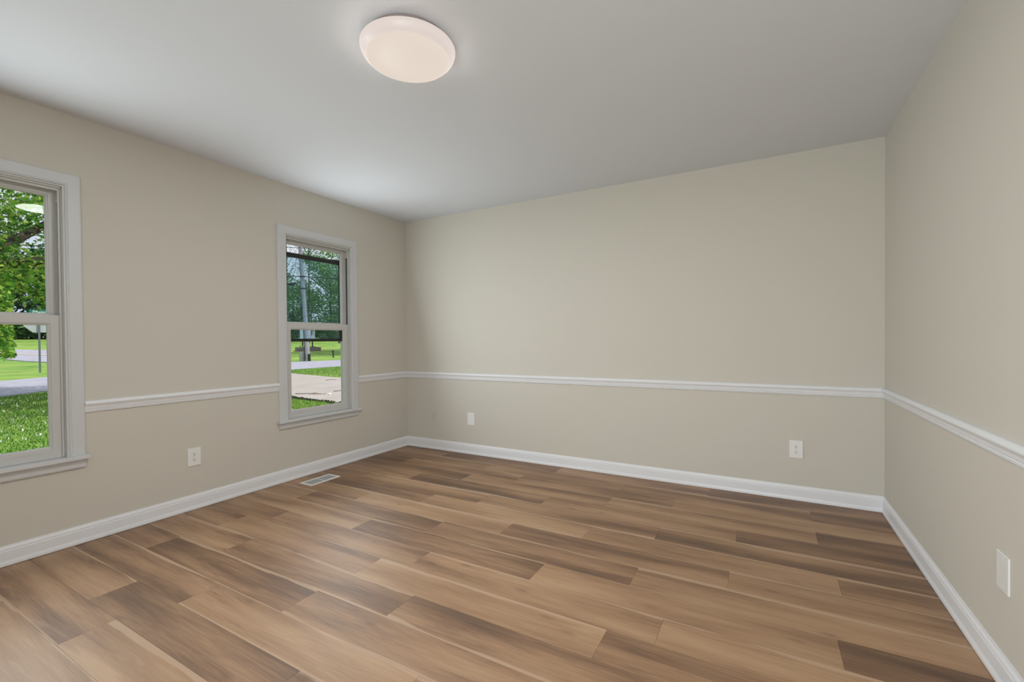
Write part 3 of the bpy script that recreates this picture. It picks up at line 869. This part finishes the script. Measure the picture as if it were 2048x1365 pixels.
# utility pole
def utility_pole():
    root = empty('utility_pole', (-21.75, 14.66, GZ))
    tag(root, 'tall grey wooden utility pole standing beyond the side street', 'utility pole')
    lean = Vector((-0.056, -0.017, 0))
    at = lambda z: Vector((0, 0, z)) + lean * z
    MB().tube([at(-.3), at(0.05), at(3), at(6), at(10.5)], [.165, .16, .145, .13, .11], 20).build('pole', M_POLE, root, True)
    side = Vector((0.79, -0.61, 0))
    lat = Vector((0.61, 0.79, 0))
    MB().tube([at(-.2) + side * .12 + lat * .10, at(.45) + side * .12 + lat * .10, at(.47) + side * .12 + lat * .10], [.085, .085, .02], 14).build('cable_guard', M_BLACK, root, True)
    MB().tube([at(.1) + side * .1 - lat * .14, at(2) + side * .09 - lat * .13, at(4.2) + side * .08 - lat * .125, at(4.6) + side * .05 - lat * .3], [.02] * 4, 8).build('conduit', M_CABLE, root, True)
    for z, rr in ((5.35, .14), (6.55, .135), (4.6, .14)):
        MB().lathe([(rr + .004, -.04), (rr + .02, -.035), (rr + .02, .035), (rr + .004, .04)], at(z), 18).build('cable_band', M_BLACK, root)
    lamp = MB().tube([at(4.85) - lat * .12, at(5.3) - lat * .6, at(5.35) - lat * .95], [.025, .022, .02], 8).build('lamp_arm', M_GALV, root, True)
    MB().tube([at(4.92) - lat * .35, at(4.86) - lat * .55, at(4.84) - lat * .85, at(4.87) - lat * 1.0], [.03, .09, .08, .02], 10).build('lamp_head', M_CABLE, lamp, True)
    return root, at
pole, pole_at = utility_pole()
def wire(label, zp, a, c, sag, rad=0.016):
    """wire hung past the pole, from point a to point c"""
    p0, p1 = Vector(a), Vector(c)
    pts = [p0.lerp(p1, t) - Vector((0, 0, sag * 4 * t * (1 - t))) for t in [i / 16 for i in range(17)]]
    tag(MB().tube(pts, rad, 6).build('power_line', M_CABLE), label, 'wire', 'wires on the utility pole')
pp = pole.location
lat = Vector((0.61, 0.79, 0)); sd = Vector((0.79, -0.61, 0))
def span(label, z, rad, sag, off, slope=0.0):
    c = pp + pole_at(z) + sd * off
    a = c - lat * 34 + Vector((0, 0, 0.2 + slope)); e = c + lat * 34 + Vector((0, 0, 0.2 - slope))
    mid1 = [a.lerp(c, t) - Vector((0, 0, sag * 4 * t * (1 - t))) for t in [i / 10 for i in range(11)]]
    mid2 = [c.lerp(e, t) - Vector((0, 0, sag * 4 * t * (1 - t))) for t in [i / 10 for i in range(1, 11)]]
    tag(MB().tube(mid1 + mid2, rad, 6).build('power_line', M_CABLE), label, 'wire')
span('upper thin power line crossing the pole near the top of the right window', 7.15, .016, .35, .16)
span('middle dark cable tied to the pole below the upper power line', 6.55, .026, .3, .16)
span('lower dark cable tied to the pole above the street lamp', 5.35, .028, .3, .16)
g0 = pp + pole_at(7.7) + lat * .1
tag(MB().tube([g0, g0 + lat * 5.5 + Vector((0, 0, 3.2))], .02, 6).build('power_line', M_CABLE), 'service wire rising right from the top of the pole', 'wire')

# short thick post in front of the pole
rt = MB().lathe([(0.0, 0), (.175, 0), (.175, .50), (.165, .56), (.12, .60), (0, .62)], n=24).build('stub_post', M_STUB, None, True)
rt.location = (-22.1, 14.52, GZ)
tag(rt, 'short thick pale post just left of the utility pole base', 'post')

# church sign board
def church_sign():
    x, y = -33.85, 23.5
    rz = math.atan2(-(y + 3.72), 3.42 - x)          # face towards the house
    root = empty('sign_board', (x, y, hz(x, y)), rz)
    tag(root, 'white sign board with a red flame on dark posts behind the utility pole', 'sign')
    MB().box(-.04, .04, -.62, .62, 1.10, 2.32, .02).build('panel', M_BOARD, root)
    fr = MB()
    for a in ((-.05, .05, -.65, -.61, 1.07, 2.35), (-.05, .05, .61, .65, 1.07, 2.35), (-.05, .05, -.61, .61, 2.31, 2.35), (-.05, .05, -.61, .61, 1.07, 1.11)): fr.box(*a)
    fr.build('panel_frame', M_SIGNB, root)
    for s_ in (-1, 1):
        MB().box(-.05, .05, s_ * .42 - .055, s_ * .42 + .055, -.1, 1.08).build('post', M_BLACK, root)
    fl = MB()
    c = [(0.0, 0), (.07, .12), (.09, .3), (.05, .5), (.10, .66), (.02, .82), (-.01, .6), (-.03, .42), (-.02, .2), (-.04, .06)]
    fl.prism([(.041, .32 + px, 1.38 + pz) for px, pz in c], (.012, 0, 0))
    fl.build('flame_emblem', M_RED, root)
    cr = MB().box(.041, .052, .46, .49, 1.42, 2.12).box(.041, .052, .45, .50, 1.86, 1.89)
    cr.box(.041, .052, .40, .55, 1.80, 1.835)
    cr.build('cross_emblem', M_CABLE, root)
    # raised brick bed at its foot
    d = Vector((1, 0, 0))
    bx, by = x + .62, y - .40
    bed = empty('brick_planter', (bx, by, hz(bx, by)), rz)
    tag(bed, 'low brick planter bed around the posts of the sign board', 'planter')
    MB().box(-.45, .45, -1.08, 1.08, -.15, .34, .015).build('brick_wall', M_BRICK, bed)
    pl = blob(160, (.1, -.1, .36), (.35, 1.0, .12), .0)
    tag(leaves('foliage', pl, .12, T_LEAF, M_LEAFD, bed), kind='stuff')
church_sign()
px_, py_ = -25.0, 19.2
o = MB().tube([(0, 0, -.05), (0.02, 0, .2), (0, 0, .42), (0, 0, .48)], [.05, .045, .05, .075], 10).tube([(0, 0, .47), (0, 0, .56)], [.08, .05], 10).build('garden_post', M_CABLE, None, True)
o.location = (px_, py_, hz(px_, py_))
tag(o, 'small dark post alone in the shaded lawn right of the planter', 'post')

# stop sign seen from behind, with the street name blade on top
def stop_sign():
    x, y = -23.74, 3.13
    root = empty('stop_sign', (x, y, hz(x, y)), math.atan2(-3.72 - y, 3.42 - x))
    tag(root, 'stop sign seen from its bare back, with a green street name blade', 'road sign')
    MB().box(-.025, .025, -.035, .035, -.1, 2.86, .008).build('post', M_GALV, root)
    R8 = .455 / math.cos(PI / 8)
    zc = 2.18
    MB().prism([(-.032, R8 * math.cos(PI / 8 + k * PI / 4), zc + R8 * math.sin(PI / 8 + k * PI / 4)) for k in range(8)], (-.004, 0, 0)).build('octagon_panel', M_SIGNB, root)
    bl = MB().box(.028, .032, -.28, .66, 2.50, 2.70).build('name_blade', M_SIGNG, root)
    bl['label'] = 'green street name blade'
    for word, off in (('Myers', .06), ('Rd', .47)):
        cu = bpy.data.curves.new('lettering', 'FONT')
        cu.body = word; cu.size = .20; cu.align_x = 'CENTER'; cu.extrude = .001
        tmp = bpy.data.objects.new('lettering_source', cu); COL.objects.link(tmp)
        dg = bpy.context.evaluated_depsgraph_get(); dg.update()
        me = bpy.data.meshes.new_from_object(tmp.evaluated_get(dg))
        bpy.data.objects.remove(tmp)
        t = link_mesh('lettering', me, M_WHITEP, bl)
        t.matrix_local = Matrix(((0, 0, 1, .0335), (1, 0, 0, off), (0, 1, 0, 2.535), (0, 0, 0, 1)))
    return root
stop_sign()

# twigs and a stone on the driveway
def twig(label, p, q, forks=0):
    p = Vector((*p, GZ + .027)); q = Vector((*q, GZ + .03))
    b = MB().tube([p, p.lerp(q, .5) + Vector((.01, .01, .01)), q], [.008, .006, .004], 7)
    for k in range(forks):
        a = p.lerp(q, .45 + .1 * k)
        b.tube([a, a + Vector((random.uniform(-.10, .10), random.uniform(-.16, .2), .012))], [.005, .003], 6)
    tag(b.build('fallen_twig', M_TWIG), label, 'twig')
twig('long forked brown twig lying on the driveway near its grassy edge', (-6.05, 2.86), (-5.3, 3.10), 6)
twig('straight thin twig at the right edge of the driveway view', (-5.66, 3.60), (-5.45, 3.82))
twig('small thin twig near the far side of the driveway', (-8.5, 5.6), (-8.3, 5.85))
o = MB().lathe([(0, -.01), (.03, -.01), (.035, .012), (.02, .03), (0, .035)], n=12).build('white_stone', M_PEBBLE, None, True)
o.location = (-5.2, 3.12, GZ + .025)
tag(o, 'small white stone beside the long twig on the driveway', 'stone')
